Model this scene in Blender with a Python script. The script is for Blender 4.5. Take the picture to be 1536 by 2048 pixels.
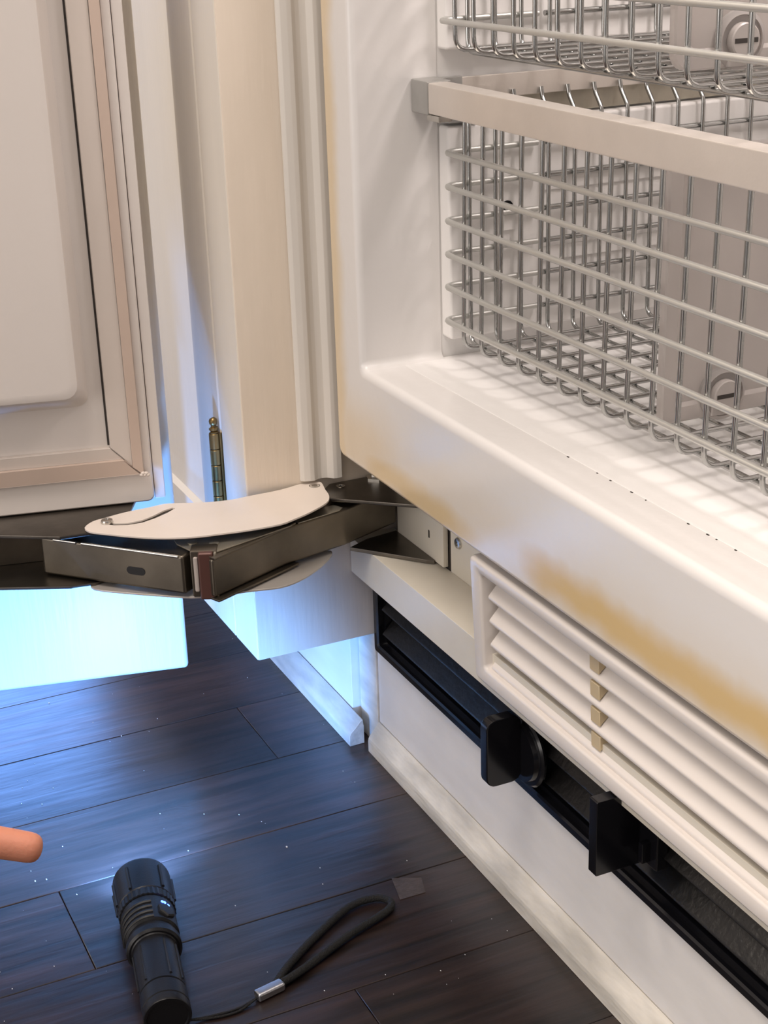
import bpy, bmesh, math, random
from mathutils import Vector, Matrix, Quaternion
random.seed(7)
S = bpy.context.scene
COL = S.collection
for o in list(bpy.data.objects): bpy.data.objects.remove(o)

# ------------------------------------------------------------------ camera
cam_d = bpy.data.cameras.new('camera')
cam_d.sensor_fit = 'VERTICAL'; cam_d.sensor_height = 36.0; cam_d.sensor_width = 27.0
cam_d.lens = 55.155; cam_d.clip_start = 0.02; cam_d.clip_end = 50
cam = bpy.data.objects.new('camera', cam_d); COL.objects.link(cam)
_r = Vector((0.42627509, 0.90405874, -0.03110199))
_d = Vector((0.32225033, -0.18389212, -0.92862178))
_f = Vector((-0.84524805, 0.38582571, -0.36972186))
_m = Matrix((_r, -_d, -_f)).transposed().to_4x4()
_m.translation = (0.97154, -0.434, 0.62)
cam.matrix_world = _m
S.camera = cam

# ------------------------------------------------------------------ world, lights, exposure
W = bpy.data.worlds.new('room'); S.world = W; W.use_nodes = True
bg = W.node_tree.nodes['Background']
bg.inputs[0].default_value = (1.0, 0.91, 0.86, 1); bg.inputs[1].default_value = 0.24
S.view_settings.view_transform = 'Standard'; S.view_settings.look = 'None'
S.view_settings.gamma = 1.0; S.view_settings.exposure = 0.18
S.view_settings.use_curve_mapping = False

def area(name, loc, target, size, power, color, sizey=None):
    l = bpy.data.lights.new(name, 'AREA'); l.energy = power; l.color = color
    l.size = size
    if sizey: l.shape = 'RECTANGLE'; l.size_y = sizey
    o = bpy.data.objects.new(name, l); COL.objects.link(o); o.location = loc
    o.rotation_euler = (Vector(target) - Vector(loc)).to_track_quat('-Z', 'Y').to_euler()
    return o
area('ceiling_lamp', (0.55, -0.75, 2.35), (0.35, 0.0, 0.3), 0.9, 25, (1.0, 0.90, 0.82))
area('ceiling_lamp', (1.9, -1.3, 2.3), (0.0, 0.0, 0.3), 1.2, 8, (1.0, 0.90, 0.82))
area('ceiling_lamp', (-1.1, -1.5, 2.3), (-0.1, -0.1, 0.4), 0.9, 48, (1.0, 0.88, 0.76))
area('window_daylight', (-2.7, 0.15, 1.0), (0.0, -0.25, 0.0), 1.1, 38, (0.16, 0.38, 1.0), 1.2)
area('front_fill', (0.9, -2.9, 0.85), (0.4, 0.0, 0.15), 1.8, 24, (1.0, 0.93, 0.88), 1.5)  # added soft fill from the front, lifting the low front faces; no actual window
area('freezer_lamp', (0.35, 0.20, 0.915), (0.35, 0.16, 0.0), 0.22, 2.2, (1.0, 0.90, 0.87), 0.12)

# ------------------------------------------------------------------ materials
def mat(name, color, rough=0.5, metal=0.0, bump=0.0, bscale=200.0, var=0.0, vscale=8.0, stretch=(1, 1, 1), **kw):
    m = bpy.data.materials.new(name); m.use_nodes = True
    nt = m.node_tree; p = nt.nodes['Principled BSDF']
    p.inputs['Base Color'].default_value = (*color, 1)
    p.inputs['Roughness'].default_value = rough
    p.inputs['Metallic'].default_value = metal
    for k, v in kw.items(): p.inputs[k.replace('_', ' ')].default_value = v
    tc = nt.nodes.new('ShaderNodeTexCoord'); mp = nt.nodes.new('ShaderNodeMapping')
    mp.inputs['Scale'].default_value = stretch
    nt.links.new(tc.outputs['Object'], mp.inputs['Vector'])
    if bump:
        n = nt.nodes.new('ShaderNodeTexNoise'); n.inputs['Scale'].default_value = bscale; n.inputs['Detail'].default_value = 3
        b = nt.nodes.new('ShaderNodeBump'); b.inputs['Strength'].default_value = bump; b.inputs['Distance'].default_value = 0.002
        nt.links.new(mp.outputs[0], n.inputs['Vector'])
        nt.links.new(n.outputs['Fac'], b.inputs['Height']); nt.links.new(b.outputs[0], p.inputs['Normal'])
    if var:
        n = nt.nodes.new('ShaderNodeTexNoise'); n.inputs['Scale'].default_value = vscale; n.inputs['Detail'].default_value = 5
        nt.links.new(mp.outputs[0], n.inputs['Vector'])
        r = nt.nodes.new('ShaderNodeValToRGB')
        r.color_ramp.elements[0].position = 0.3; r.color_ramp.elements[1].position = 0.72
        r.color_ramp.elements[0].color = (*[c * (1 - var) for c in color], 1)
        r.color_ramp.elements[1].color = (*color, 1)
        nt.links.new(n.outputs['Fac'], r.inputs[0]); nt.links.new(r.outputs[0], p.inputs['Base Color'])
    m['p'] = 0
    return m

def nodes(m): return m.node_tree, m.node_tree.nodes['Principled BSDF']

M = {}
M['enamel'] = mat('white_enamel', (0.76, 0.735, 0.715), 0.22, bump=0.05, bscale=160)
M['liner'] = mat('freezer_liner', (0.80, 0.78, 0.76), 0.38, bump=0.04, bscale=300)
M['plate'] = mat('liner_plate', (0.80, 0.775, 0.75), 0.35, bump=0.03, bscale=120)
M['doorliner'] = mat('door_liner_plastic', (0.70, 0.645, 0.60), 0.30, bump=0.03, bscale=140)
M['gasket'] = mat('gasket_vinyl', (0.66, 0.585, 0.525), 0.42, var=0.08, vscale=30, stretch=(1, 1, .25))
M['gasket_pink'] = mat('gasket_discoloured', (0.60, 0.475, 0.395), 0.45, var=0.10, vscale=22, stretch=(1, 1, .3))
M['cab'] = mat('cream_cabinet_paint', (0.80, 0.745, 0.66), 0.40, bump=0.12, bscale=60, var=0.05, vscale=14, stretch=(3, 3, .35))
M['cabside'] = mat('cabinet_side_paint', (0.80, 0.70, 0.585), 0.45, bump=0.15, bscale=50, var=0.07, vscale=16, stretch=(3, 3, .3))
M['filler'] = mat('filler_paint', (0.68, 0.64, 0.585), 0.45, bump=0.10, bscale=60, var=0.08, vscale=18, stretch=(2, 2, .3))
M['toe'] = mat('toe_paint', (0.88, 0.845, 0.81), 0.40, bump=0.12, bscale=90, var=0.10, vscale=30, stretch=(.6, 1, 1.5))
M['shoe'] = mat('worn_shoe_paint', (0.84, 0.78, 0.68), 0.55, bump=0.9, bscale=70, var=0.42, vscale=60, stretch=(.3, 1, 1))
M['grille'] = mat('louver_enamel', (0.77, 0.715, 0.67), 0.28, bump=0.03, bscale=150)
M['ledge'] = mat('ledge_enamel', (0.78, 0.725, 0.62), 0.35, bump=0.04, bscale=200, var=0.06, vscale=30)
M['beige'] = mat('beige_plastic', (0.60, 0.48, 0.30), 0.45)
M['black'] = mat('black_gloss_plastic', (0.006, 0.006, 0.008), 0.16, bump=0.02, bscale=60)
M['blackd'] = mat('dusty_black_plastic', (0.012, 0.011, 0.011), 0.30, bump=0.15, bscale=240, var=0.6, vscale=60)
M['hinge'] = mat('dark_hinge_steel', (0.24, 0.21, 0.17), 0.36, 0.95, bump=0.05, bscale=90, var=0.45, vscale=22)
M['hingel'] = mat('light_hinge_steel', (0.50, 0.46, 0.38), 0.38, 0.75, var=0.3, vscale=40)
M['hinged'] = mat('blackened_steel', (0.20, 0.18, 0.155), 0.32, 1.0, var=0.4, vscale=35, bump=.05, bscale=150)
M['brown'] = mat('brown_pin', (0.12, 0.055, 0.045), 0.35, 0.3)
M['cover'] = mat('cover_plate_paint', (0.80, 0.715, 0.64), 0.38, var=0.04, vscale=40)
M['coverlow'] = mat('grey_cover_plate', (0.66, 0.61, 0.56), 0.35, 0.5)
M['bush'] = mat('pale_bush', (0.50, 0.44, 0.40), 0.4)
M['bar'] = mat('satin_aluminium', (0.80, 0.74, 0.68), 0.38, 0.72, bump=0.04, bscale=400, var=0.10, vscale=25)
M['cap'] = mat('grey_end_cap', (0.44, 0.43, 0.41), 0.40, 0.6, bump=0.06, bscale=300, var=.15, vscale=60)  # grey stands in for the different light the end cap reflects
M['wire'] = mat('zinc_wire', (0.42, 0.42, 0.41), 0.17, 1.0)
M['wireh'] = mat('zinc_wire_dull', (0.58, 0.575, 0.545), 0.36, 0.75)
M['steel'] = mat('bright_steel', (0.62, 0.60, 0.56), 0.25, 1.0)
M['clipsteel'] = mat('clip_steel', (0.55, 0.57, 0.62), 0.3, 1.0)
M['brass'] = mat('aged_brass', (0.40, 0.28, 0.12), 0.35, 1.0, var=0.4, vscale=60)
M['torch'] = mat('black_anodised', (0.007, 0.007, 0.009), 0.36, 0.2, bump=0.05, bscale=900)
M['torchd'] = mat('black_rubber', (0.008, 0.008, 0.009), 0.5)
M['cord'] = mat('black_cord', (0.006, 0.0055, 0.0055), 0.8, bump=0.6, bscale=900)
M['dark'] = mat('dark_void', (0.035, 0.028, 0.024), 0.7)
M['skin'] = mat('skin', (0.60, 0.24, 0.15), 0.6, bump=0.15, bscale=500, Subsurface_Weight=0.25, Subsurface_Radius=(0.012, 0.004, 0.002), Subsurface_Scale=0.3)
M['crumb'] = mat('crumb', (0.75, 0.75, 0.75), 0.8)
M['patch'] = mat('worn_spot', (0.075, 0.055, 0.05), 0.55, var=0.5, vscale=160, bump=.4, bscale=300)
M['knob'] = mat('grey_knob_plastic', (0.40, 0.365, 0.345), 0.35)
M['clear'] = mat('clouded_plastic', (0.70, 0.65, 0.62), 0.30, Transmission_Weight=0.55, IOR=1.3, bump=0.05, bscale=40, var=.12, vscale=18)

def emis(name, color, strength):
    m = bpy.data.materials.new(name); m.use_nodes = True
    nt, p = nodes(m); p.inputs['Emission Color'].default_value = (*color, 1); p.inputs['Emission Strength'].default_value = strength
    p.inputs['Base Color'].default_value = (0.01, 0.01, 0.01, 1)
    return m
M['led'] = emis('torch_led', (0.55, 0.72, 1.0), 25)
M['blue'] = emis('blue_indicator', (0.05, 0.12, 1.0), 9)
M['diff'] = emis('lamp_diffuser', (1.0, 0.90, 0.85), 1.0)

def wood(name, c0, c1):
    m = bpy.data.materials.new(name); m.use_nodes = True
    nt, p = nodes(m); N = nt.nodes.new; L = nt.links.new
    tc = N('ShaderNodeTexCoord'); oi = N('ShaderNodeObjectInfo')
    add = N('ShaderNodeVectorMath'); add.operation = 'ADD'
    cx = N('ShaderNodeCombineXYZ'); mu = N('ShaderNodeMath'); mu.operation = 'MULTIPLY'; mu.inputs[1].default_value = 37.0
    L(oi.outputs['Random'], mu.inputs[0]); L(mu.outputs[0], cx.inputs[0]); L(mu.outputs[0], cx.inputs[1])
    L(tc.outputs['Object'], add.inputs[0]); L(cx.outputs[0], add.inputs[1])
    mp = N('ShaderNodeMapping'); mp.inputs['Scale'].default_value = (60, 5, 20); L(add.outputs[0], mp.inputs[0])
    n1 = N('ShaderNodeTexNoise'); n1.inputs['Scale'].default_value = 1.6; n1.inputs['Detail'].default_value = 8; n1.inputs['Distortion'].default_value = 0.6
    L(mp.outputs[0], n1.inputs['Vector'])
    r = N('ShaderNodeValToRGB'); r.color_ramp.elements[0].color = (*c0, 1); r.color_ramp.elements[1].color = (*c1, 1)
    r.color_ramp.elements[0].position = 0.33; r.color_ramp.elements[1].position = 0.75
    L(n1.outputs['Fac'], r.inputs[0])
    hs = N('ShaderNodeHueSaturation'); mr = N('ShaderNodeMapRange'); mr.inputs[3].default_value = 0.7; mr.inputs[4].default_value = 1.35
    L(oi.outputs['Random'], mr.inputs[0]); L(mr.outputs[0], hs.inputs['Value']); L(r.outputs[0], hs.inputs['Color'])
    L(hs.outputs[0], p.inputs['Base Color'])
    p.inputs['Coat Weight'].default_value = 0.5; p.inputs['Coat Roughness'].default_value = 0.24
    rr = N('ShaderNodeMapRange'); rr.inputs[3].default_value = 0.24; rr.inputs[4].default_value = 0.42
    n2 = N('ShaderNodeTexNoise'); n2.inputs['Scale'].default_value = 30; n2.inputs['Detail'].default_value = 4; L(add.outputs[0], n2.inputs['Vector'])
    L(n2.outputs['Fac'], rr.inputs[0]); L(rr.outputs[0], p.inputs['Roughness'])
    b = N('ShaderNodeBump'); b.inputs['Strength'].default_value = 0.35; b.inputs['Distance'].default_value = 0.0012
    mix = N('ShaderNodeMath'); mix.operation = 'ADD'
    n3 = N('ShaderNodeTexNoise'); n3.inputs['Scale'].default_value = 4.5; n3.inputs['Detail'].default_value = 3
    mp3 = N('ShaderNodeMapping'); mp3.inputs['Scale'].default_value = (14, 3, 5); L(add.outputs[0], mp3.inputs[0]); L(mp3.outputs[0], n3.inputs['Vector'])
    m3 = N('ShaderNodeMath'); m3.operation = 'MULTIPLY'; m3.inputs[1].default_value = 1.2; L(n3.outputs['Fac'], m3.inputs[0])
    L(n1.outputs['Fac'], mix.inputs[0]); L(m3.outputs[0], mix.inputs[1]); L(mix.outputs[0], b.inputs['Height']); L(b.outputs[0], p.inputs['Normal'])
    return m
M['wood'] = wood('dark_walnut_floor', (0.0065, 0.0034, 0.0030), (0.046, 0.024, 0.0195))

def stained_enamel():
    """white enamel with yellowed grease bands: along the lower face and the left edge of the frame"""
    m = M['enamel']; nt, p = nodes(m); N = nt.nodes.new; L = nt.links.new
    g = N('ShaderNodeNewGeometry'); sx = N('ShaderNodeSeparateXYZ')
    tc = N('ShaderNodeTexCoord'); L(tc.outputs['Object'], sx.inputs[0])
    no = N('ShaderNodeTexNoise'); no.inputs['Scale'].default_value = 30; no.inputs['Detail'].default_value = 5; L(tc.outputs['Object'], no.inputs['Vector'])
    nn = N('ShaderNodeMapRange'); nn.inputs[1].default_value = .3; nn.inputs[2].default_value = .7; nn.inputs[3].default_value = -0.003; nn.inputs[4].default_value = 0.003
    L(no.outputs['Fac'], nn.inputs[0])
    def mth(op, a, b=None, clamp=False):
        q = N('ShaderNodeMath'); q.operation = op; q.use_clamp = clamp
        for i, v in enumerate((a, b)):
            if v is None: continue
            if isinstance(v, (int, float)): q.inputs[i].default_value = v
            else: L(v, q.inputs[i])
        return q.outputs[0]
    def band(v, lo0, lo1, hi1, hi0):
        a = N('ShaderNodeMapRange'); a.interpolation_type = 'SMOOTHSTEP'; a.inputs[1].default_value = lo0; a.inputs[2].default_value = lo1; L(v, a.inputs[0])
        c = N('ShaderNodeMapRange'); c.interpolation_type = 'SMOOTHSTEP'; c.inputs[1].default_value = hi1; c.inputs[2].default_value = hi0; c.inputs[3].default_value = 1; c.inputs[4].default_value = 0; L(v, c.inputs[0])
        return mth('MULTIPLY', a.outputs[0], c.outputs[0])
    x, y, z = sx.outputs
    zn = mth('ADD', z, nn.outputs[0]); xn = mth('ADD', x, nn.outputs[0])
    # frame object origin is at (0.357, 0, 0.252): local x = world x - 0.357
    s1 = mth('MULTIPLY', mth('MULTIPLY', band(xn, -0.112, -0.060, 0.30, 0.34), band(zn, -0.006, 0.014, 0.018, 0.038)), 0.90)
    s2 = mth('MULTIPLY', mth('MULTIPLY', band(xn, -0.34, -0.27, -0.19, -0.09), band(zn, -0.008, 0.006, 0.010, 0.030)), 0.75)
    s2b = mth('MULTIPLY', mth('MULTIPLY', band(xn, -0.345, -0.335, -0.29, -0.20), band(zn, -0.004, 0.006, 0.02, 0.065)), 0.45)
    s3 = mth('MULTIPLY', band(xn, -0.36, -0.342, -0.337, -0.318), 0.62)
    s4 = mth('MULTIPLY', band(zn, -0.01, 0.0, 0.02, 0.055), 0.22)
    mx = mth('MAXIMUM', mth('MAXIMUM', s1, s2), mth('MAXIMUM', mth('MAXIMUM', s3, s4), s2b))
    front = N('ShaderNodeMapRange'); front.inputs[1].default_value = -0.020; front.inputs[2].default_value = -0.027; front.inputs[3].default_value = 0.0; front.inputs[4].default_value = 1.0; L(y, front.inputs[0])
    fac = mth('MULTIPLY', mx, front.outputs[0])
    mix = N('ShaderNodeMix'); mix.data_type = 'RGBA'
    mix.inputs['A'].default_value = (0.76, 0.735, 0.715, 1); mix.inputs['B'].default_value = (0.66, 0.46, 0.19, 1)
    L(fac, mix.inputs['Factor']); L(mix.outputs['Result'], p.inputs['Base Color'])
stained_enamel()

# ------------------------------------------------------------------ builders
def wloc(o):
    v = Vector((0, 0, 0))
    while o is not None: v += o.location; o = o.parent
    return v
def finish(name, bm, m, parent=None, loc=None, smooth=40):
    """bm holds world coordinates; the object gets its origin at loc (or its parent's)"""
    org = Vector(loc) if loc is not None else (wloc(parent) if parent else Vector((0, 0, 0)))
    bmesh.ops.recalc_face_normals(bm, faces=bm.faces)
    bmesh.ops.translate(bm, verts=bm.verts, vec=-org)
    me = bpy.data.meshes.new(name); bm.to_mesh(me); bm.free()
    for p_ in me.polygons: p_.use_smooth = True
    me.set_sharp_from_angle(angle=math.radians(smooth))
    me.materials.append(M[m] if isinstance(m, str) else m)
    o = bpy.data.objects.new(name, me); COL.objects.link(o)
    if smooth < 60:
        wn = o.modifiers.new('weighted_normal', 'WEIGHTED_NORMAL'); wn.keep_sharp = True; wn.weight = 100
    if parent: o.parent = parent; o.location = org - wloc(parent)
    else: o.location = org
    return o
def empty(name, loc):
    o = bpy.data.objects.new(name, None); o.empty_display_size = .02; COL.objects.link(o); o.location = loc; return o
def tag(o, label=None, cat=None, group=None, kind=None):
    if label: o['label'] = label
    if cat: o['category'] = cat
    if group: o['group'] = group
    if kind: o['kind'] = kind
    return o
def bev(bm, w, seg=2, geom=None):
    if w: bmesh.ops.bevel(bm, geom=list(geom or bm.edges), offset=w, segments=seg, profile=.5, affect='EDGES', clamp_overlap=True)
def box_bm(lo, hi, b=0.0, seg=2, xf=None):
    bm = bmesh.new(); bmesh.ops.create_cube(bm, size=1)
    lo = Vector(lo); hi = Vector(hi)
    for v in bm.verts: v.co = Vector([(lo[i] + hi[i]) / 2 + v.co[i] * (hi[i] - lo[i]) for i in range(3)])
    bev(bm, b, seg)
    if xf:
        for v in bm.verts: v.co = xf(v.co)
    return bm
def box(name, lo, hi, m, parent=None, b=0.001, seg=2, xf=None, loc=None):
    return finish(name, box_bm(lo, hi, b, seg, xf), m, parent, loc)
def prism_bm(pts, lo, hi, axis='z', b=0.0, seg=2, xf=None):
    """polygon extruded along an axis; pts are the other two coordinates in xyz order"""
    def P(p, h):
        return Vector({'z': (p[0], p[1], h), 'y': (p[0], h, p[1]), 'x': (h, p[0], p[1])}[axis])
    bm = bmesh.new()
    a = [bm.verts.new(P(p, lo)) for p in pts]; c = [bm.verts.new(P(p, hi)) for p in pts]
    bm.faces.new(a); bm.faces.new(c)
    n = len(pts)
    for i in range(n): bm.faces.new((a[i], a[(i + 1) % n], c[(i + 1) % n], c[i]))
    bmesh.ops.recalc_face_normals(bm, faces=bm.faces)
    bev(bm, b, seg)
    if xf:
        for v in bm.verts: v.co = xf(v.co)
    return bm
def prism(name, pts, lo, hi, m, parent=None, axis='z', b=0.0, seg=2, xf=None, loc=None):
    return finish(name, prism_bm(pts, lo, hi, axis, b, seg, xf), m, parent, loc)
def tube_bm(pts, r, sides=8, bm=None, closed=False, flat=None):
    bm = bm or bmesh.new(); pts = [Vector(p) for p in pts]; n = len(pts)
    rs = r if isinstance(r, (list, tuple)) else [r] * n
    T = []
    for i in range(n):
        a = pts[(i - 1) % n] if closed or i else pts[0]; c = pts[(i + 1) % n] if closed or i < n - 1 else pts[-1]
        T.append((c - a).normalized())
    u = T[0].orthogonal().normalized()
    if flat: u = (Vector(flat) - T[0] * Vector(flat).dot(T[0])).normalized()
    rings = []
    for i in range(n):
        u = (u - T[i] * u.dot(T[i])).normalized(); w = T[i].cross(u)
        rings.append([bm.verts.new(pts[i] + u * (rs[i] * math.cos(2 * math.pi * k / sides)) + w * (rs[i] * math.sin(2 * math.pi * k / sides))) for k in range(sides)])
    for i in range(n if closed else n - 1):
        A = rings[i]; B = rings[(i + 1) % n]
        for k in range(sides): bm.faces.new((A[k], A[(k + 1) % sides], B[(k + 1) % sides], B[k]))
    if not closed: bm.faces.new(rings[0]); bm.faces.new(rings[-1])
    return bm
def tube(name, pts, r, m, parent=None, sides=8, closed=False, loc=None):
    return finish(name, tube_bm(pts, r, sides, closed=closed), m, parent, loc, smooth=60)
def lathe_bm(prof, base, axis, seg=32, bm=None):
    """prof: (radius, distance along axis)"""
    bm = bm or bmesh.new(); a = Vector(axis).normalized(); u = a.orthogonal().normalized(); w = a.cross(u); base = Vector(base)
    rings = []
    for r, h in prof:
        if r < 1e-6: rings.append([bm.verts.new(base + a * h)])
        else: rings.append([bm.verts.new(base + a * h + u * (r * math.cos(2 * math.pi * k / seg)) + w * (r * math.sin(2 * math.pi * k / seg))) for k in range(seg)])
    for A, B in zip(rings, rings[1:]):
        for k in range(seg):
            j = (k + 1) % seg
            if len(A) == 1 and len(B) == 1: continue
            if len(A) == 1: bm.faces.new((A[0], B[j], B[k]))
            elif len(B) == 1: bm.faces.new((A[k], A[j], B[0]))
            else: bm.faces.new((A[k], A[j], B[j], B[k]))
    return bm
def lathe(name, prof, base, axis, m, parent=None, seg=32, loc=None, smooth=35):
    return finish(name, lathe_bm(prof, base, axis, seg), m, parent, loc, smooth)
def arc(c, r, a0, a1, n=6):
    return [(c[0] + r * math.cos(math.radians(a0 + (a1 - a0) * i / n)), c[1] + r * math.sin(math.radians(a0 + (a1 - a0) * i / n))) for i in range(n + 1)]
def rrect(x0, y0, x1, y1, r, n=5):
    return arc((x1 - r, y1 - r), r, 0, 90, n) + arc((x0 + r, y1 - r), r, 90, 180, n) + arc((x0 + r, y0 + r), r, 180, 270, n) + arc((x1 - r, y0 + r), r, 270, 360, n)
def fillet_path(pts, r, n=5):
    """round the corners of a 3-D polyline"""
    pts = [Vector(p) for p in pts]; out = [pts[0]]
    for a, b, c in zip(pts, pts[1:], pts[2:]):
        d1 = (a - b).normalized(); d2 = (c - b).normalized(); ang = d1.angle(d2); t = r / math.tan(ang / 2)
        t = min(t, (a - b).length * .49, (c - b).length * .49)
        p1 = b + d1 * t; p2 = b + d2 * t
        for i in range(n + 1):
            s = i / n; out.append((1 - s) ** 2 * p1 + 2 * s * (1 - s) * b + s * s * p2)
    out.append(pts[-1]); return out
def spline(pts, n=8):
    pts = [Vector(p) for p in pts]; out = []
    q = [2 * pts[0] - pts[1]] + pts + [2 * pts[-1] - pts[-2]]
    for i in range(1, len(q) - 2):
        for k in range(n):
            t = k / n; a, b, c, d = q[i - 1], q[i], q[i + 1], q[i + 2]
            out.append(.5 * ((2 * b) + (c - a) * t + (2 * a - 5 * b + 4 * c - d) * t * t + (3 * b - a - 3 * c + d) * t ** 3))
    out.append(pts[-1]); return out
def plate_with_hole(name, outer, holes, z0, z1, m, parent):
    cu = bpy.data.curves.new(name, 'CURVE'); cu.dimensions = '2D'; cu.fill_mode = 'BOTH'; cu.extrude = (z1 - z0) / 2 - .0002; cu.bevel_depth = .0002
    for ring in [outer] + holes:
        s = cu.splines.new('POLY'); s.points.add(len(ring) - 1); s.use_cyclic_u = True
        for p, q in zip(s.points, ring): p.co = (q[0], q[1], 0, 1)
    tmp = bpy.data.objects.new(name, cu); COL.objects.link(tmp)
    me = bpy.data.meshes.new_from_object(tmp); bpy.data.objects.remove(tmp); bpy.data.curves.remove(cu)
    bm = bmesh.new(); bm.from_mesh(me); bpy.data.meshes.remove(me)
    bmesh.ops.translate(bm, verts=bm.verts, vec=(0, 0, (z0 + z1) / 2))
    return finish(name, bm, m, parent)
def close(pts, n=6):
    """smooth closed 2-D outline"""
    P = [Vector((p[0], p[1], 0)) for p in pts]; N_ = len(P); out = []
    for i in range(N_):
        a, b, c, d = P[i - 1], P[i], P[(i + 1) % N_], P[(i + 2) % N_]
        for k in range(n):
            t = k / n
            v = .5 * ((2 * b) + (c - a) * t + (2 * a - 5 * b + 4 * c - d) * t * t + (3 * b - a - 3 * c + d) * t ** 3); out.append((v.x, v.y))
    return out

# ================================================================== FLOOR (x = along the planks' width, y = their length)
floor = tag(box('floor', (-1.6, -1.7, -0.04), (1.6, 0.7, -0.0142), 'dark', b=0), 'dark walnut stained plank floor with fine bright joints', kind='structure')
PW = 0.0918
rows = {}
X0 = 0.1606 - 18 * PW
for k in range(34):
    x0 = X0 + k * PW
    rel = k - 18                                   # row -1 lies left of the joint at x=.1606
    if rel == -1: ends = [-1.7, -0.80, -0.2716, 0.7]
    elif rel == -3: ends = [-1.7, -0.62, -0.0765, 0.7]
    elif rel == 1: ends = [-1.7, -0.90, -0.136, 0.7]
    elif rel in (-2, 0, -4, -5): ends = [-1.7, -0.55 - .04 * rel, 0.7]
    else:
        e = random.uniform(-1.2, -.45); ends = [-1.7, e, 0.7]
    for a, c in zip(ends, ends[1:]):
        dz = random.uniform(-.0003, .0)
        box('plank', (x0 + .00025, a + .0002, -0.0142), (x0 + PW - .00025, c - .0002, dz), 'wood', floor, b=.0004, seg=1, loc=((x0 + PW / 2), (a + c) / 2, 0))
# scuffed spot on a plank
prism('worn_spot', [(0.160, -0.067), (0.169, -0.049), (0.185, -0.054), (0.1845, -0.0725)], -.0002, .00025, 'patch', floor)
# crumbs
bm = bmesh.new()
for i in range(90):
    x = random.uniform(-.25, .35); y = random.uniform(-.34, -.02); s = random.uniform(.00012, .0004)
    if random.random() < .06: s = random.uniform(.0005, .0008)
    bmesh.ops.create_icosphere(bm, subdivisions=1, radius=s, matrix=Matrix.Translation((x, y, s * .4)) @ Matrix.Diagonal((1.6, 1, .7, 1)))
tag(finish('crumbs', bm, 'crumb'), 'tiny pale crumbs and dust specks scattered over the dark floor', 'crumbs', kind='stuff')

# ================================================================== KITCHEN CABINET on the left
cab = tag(empty('kitchen_cabinet', (-0.3, 0.2, 0)), 'cream painted kitchen cabinet left of the freezer with tan side panel and brass hinge', 'cabinet')
FY = -0.0955
box('side_panel', (-0.018, FY + .0005, 0.0985), (0, 0.30, 1.3), 'cabside', cab, b=.0012)
box('face_frame', (-0.0455, FY, 0.0985), (-0.0005, FY + .019, 1.3), 'cab', cab, b=.0012)
box('bottom_rail', (-0.75, FY, 0.0985), (-0.0465, FY + .019, 0.150), 'cab', cab, b=.0012)
box('bottom_panel', (-0.75, FY + .02, 0.0985), (-0.019, 0.30, 0.112), 'cab', cab, b=.001)
box('back_panel', (-0.75, 0.30, 0.0), (0.0, 0.312, 1.3), 'cab', cab, b=.001)
box('toe_board', (-0.75, -0.008, 0.0), (-0.0335, 0.010, 0.098), 'toe', cab, b=.0008)
box('corner_strip', (-0.0325, -0.0015, 0.0), (-0.0008, 0.012, 0.098), 'shoe', cab, b=.001)
# inset door with sloped moulding
dx0, dx1, dz0, dz1 = -0.52, -0.0478, 0.153, 1.28
ox0, ox1, oz0, oz1 = -0.44, -0.0965, 0.180, 1.2
bm = bmesh.new()
def ringv(x0, x1, z0, z1, y): return [bm.verts.new((x, y, z)) for x, z in ((x0, z0), (x1, z0), (x1, z1), (x0, z1))]
seq = [ringv(dx0, dx1, dz0, dz1, FY + .019), ringv(dx0, dx1, dz0, dz1, FY + .001), ringv(dx0 + .001, dx1 - .001, dz0 + .001, dz1 - .001, FY),
       ringv(ox0, ox1, oz0, oz1, FY), ringv(ox0 + .004, ox1 - .004, oz0 + .004, oz1 - .004, FY + .0035), ringv(ox0 + .006, ox1 - .006, oz0 + .006, oz1 - .006, FY + .0035),
       ringv(ox0 + .017, ox1 - .017, oz0 + .017, oz1 - .017, FY + .0065), ringv(ox0 + .022, ox1 - .022, oz0 + .022, oz1 - .022, FY + .0075)]
for A, B in zip(seq, seq[1:]):
    for k in range(4): bm.faces.new((A[k], A[(k + 1) % 4], B[(k + 1) % 4], B[k]))
bm.faces.new(seq[-1]); bm.faces.new(seq[0])
cdoor = finish('door', bm, 'cab', cab, smooth=20)
cdoor['label'] = 'inset cream door with moulded panel edge'
# butt hinge knuckles with ball finial
hx, hy = -0.0497, FY - .0042
hz = [0.261, 0.2488, 0.2368, 0.2249, 0.2130, 0.2012, 0.1893]
for i, (a, c) in enumerate(zip(hz, hz[1:])):
    lathe('hinge_knuckle', [(0, 0), (.0036, 0), (.0039, .0003), (.0039, a - c - .0009), (.0036, a - c - .0005), (0, a - c - .0005)], (hx, hy, c), (0, 0, 1), 'brass', cdoor, 16)
lathe('hinge_finial', [(0, 0), (.0034, 0), (.0034, .0006), (.0024, .0012), (.0036, .0022), (.0036, .0036), (.0020, .0046), (.0019, .0052), (.0030, .0066), (.0033, .0082), (.0029, .0098), (.0016, .0110), (0, .0114)], (hx, hy, 0.261), (0, 0, 1), 'brass', cdoor, 16)
box('hinge_leaf', (-0.0492, FY - .0012, 0.189), (-0.0468, FY + .012, 0.2605), 'brass', cdoor, b=.0002)

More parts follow.
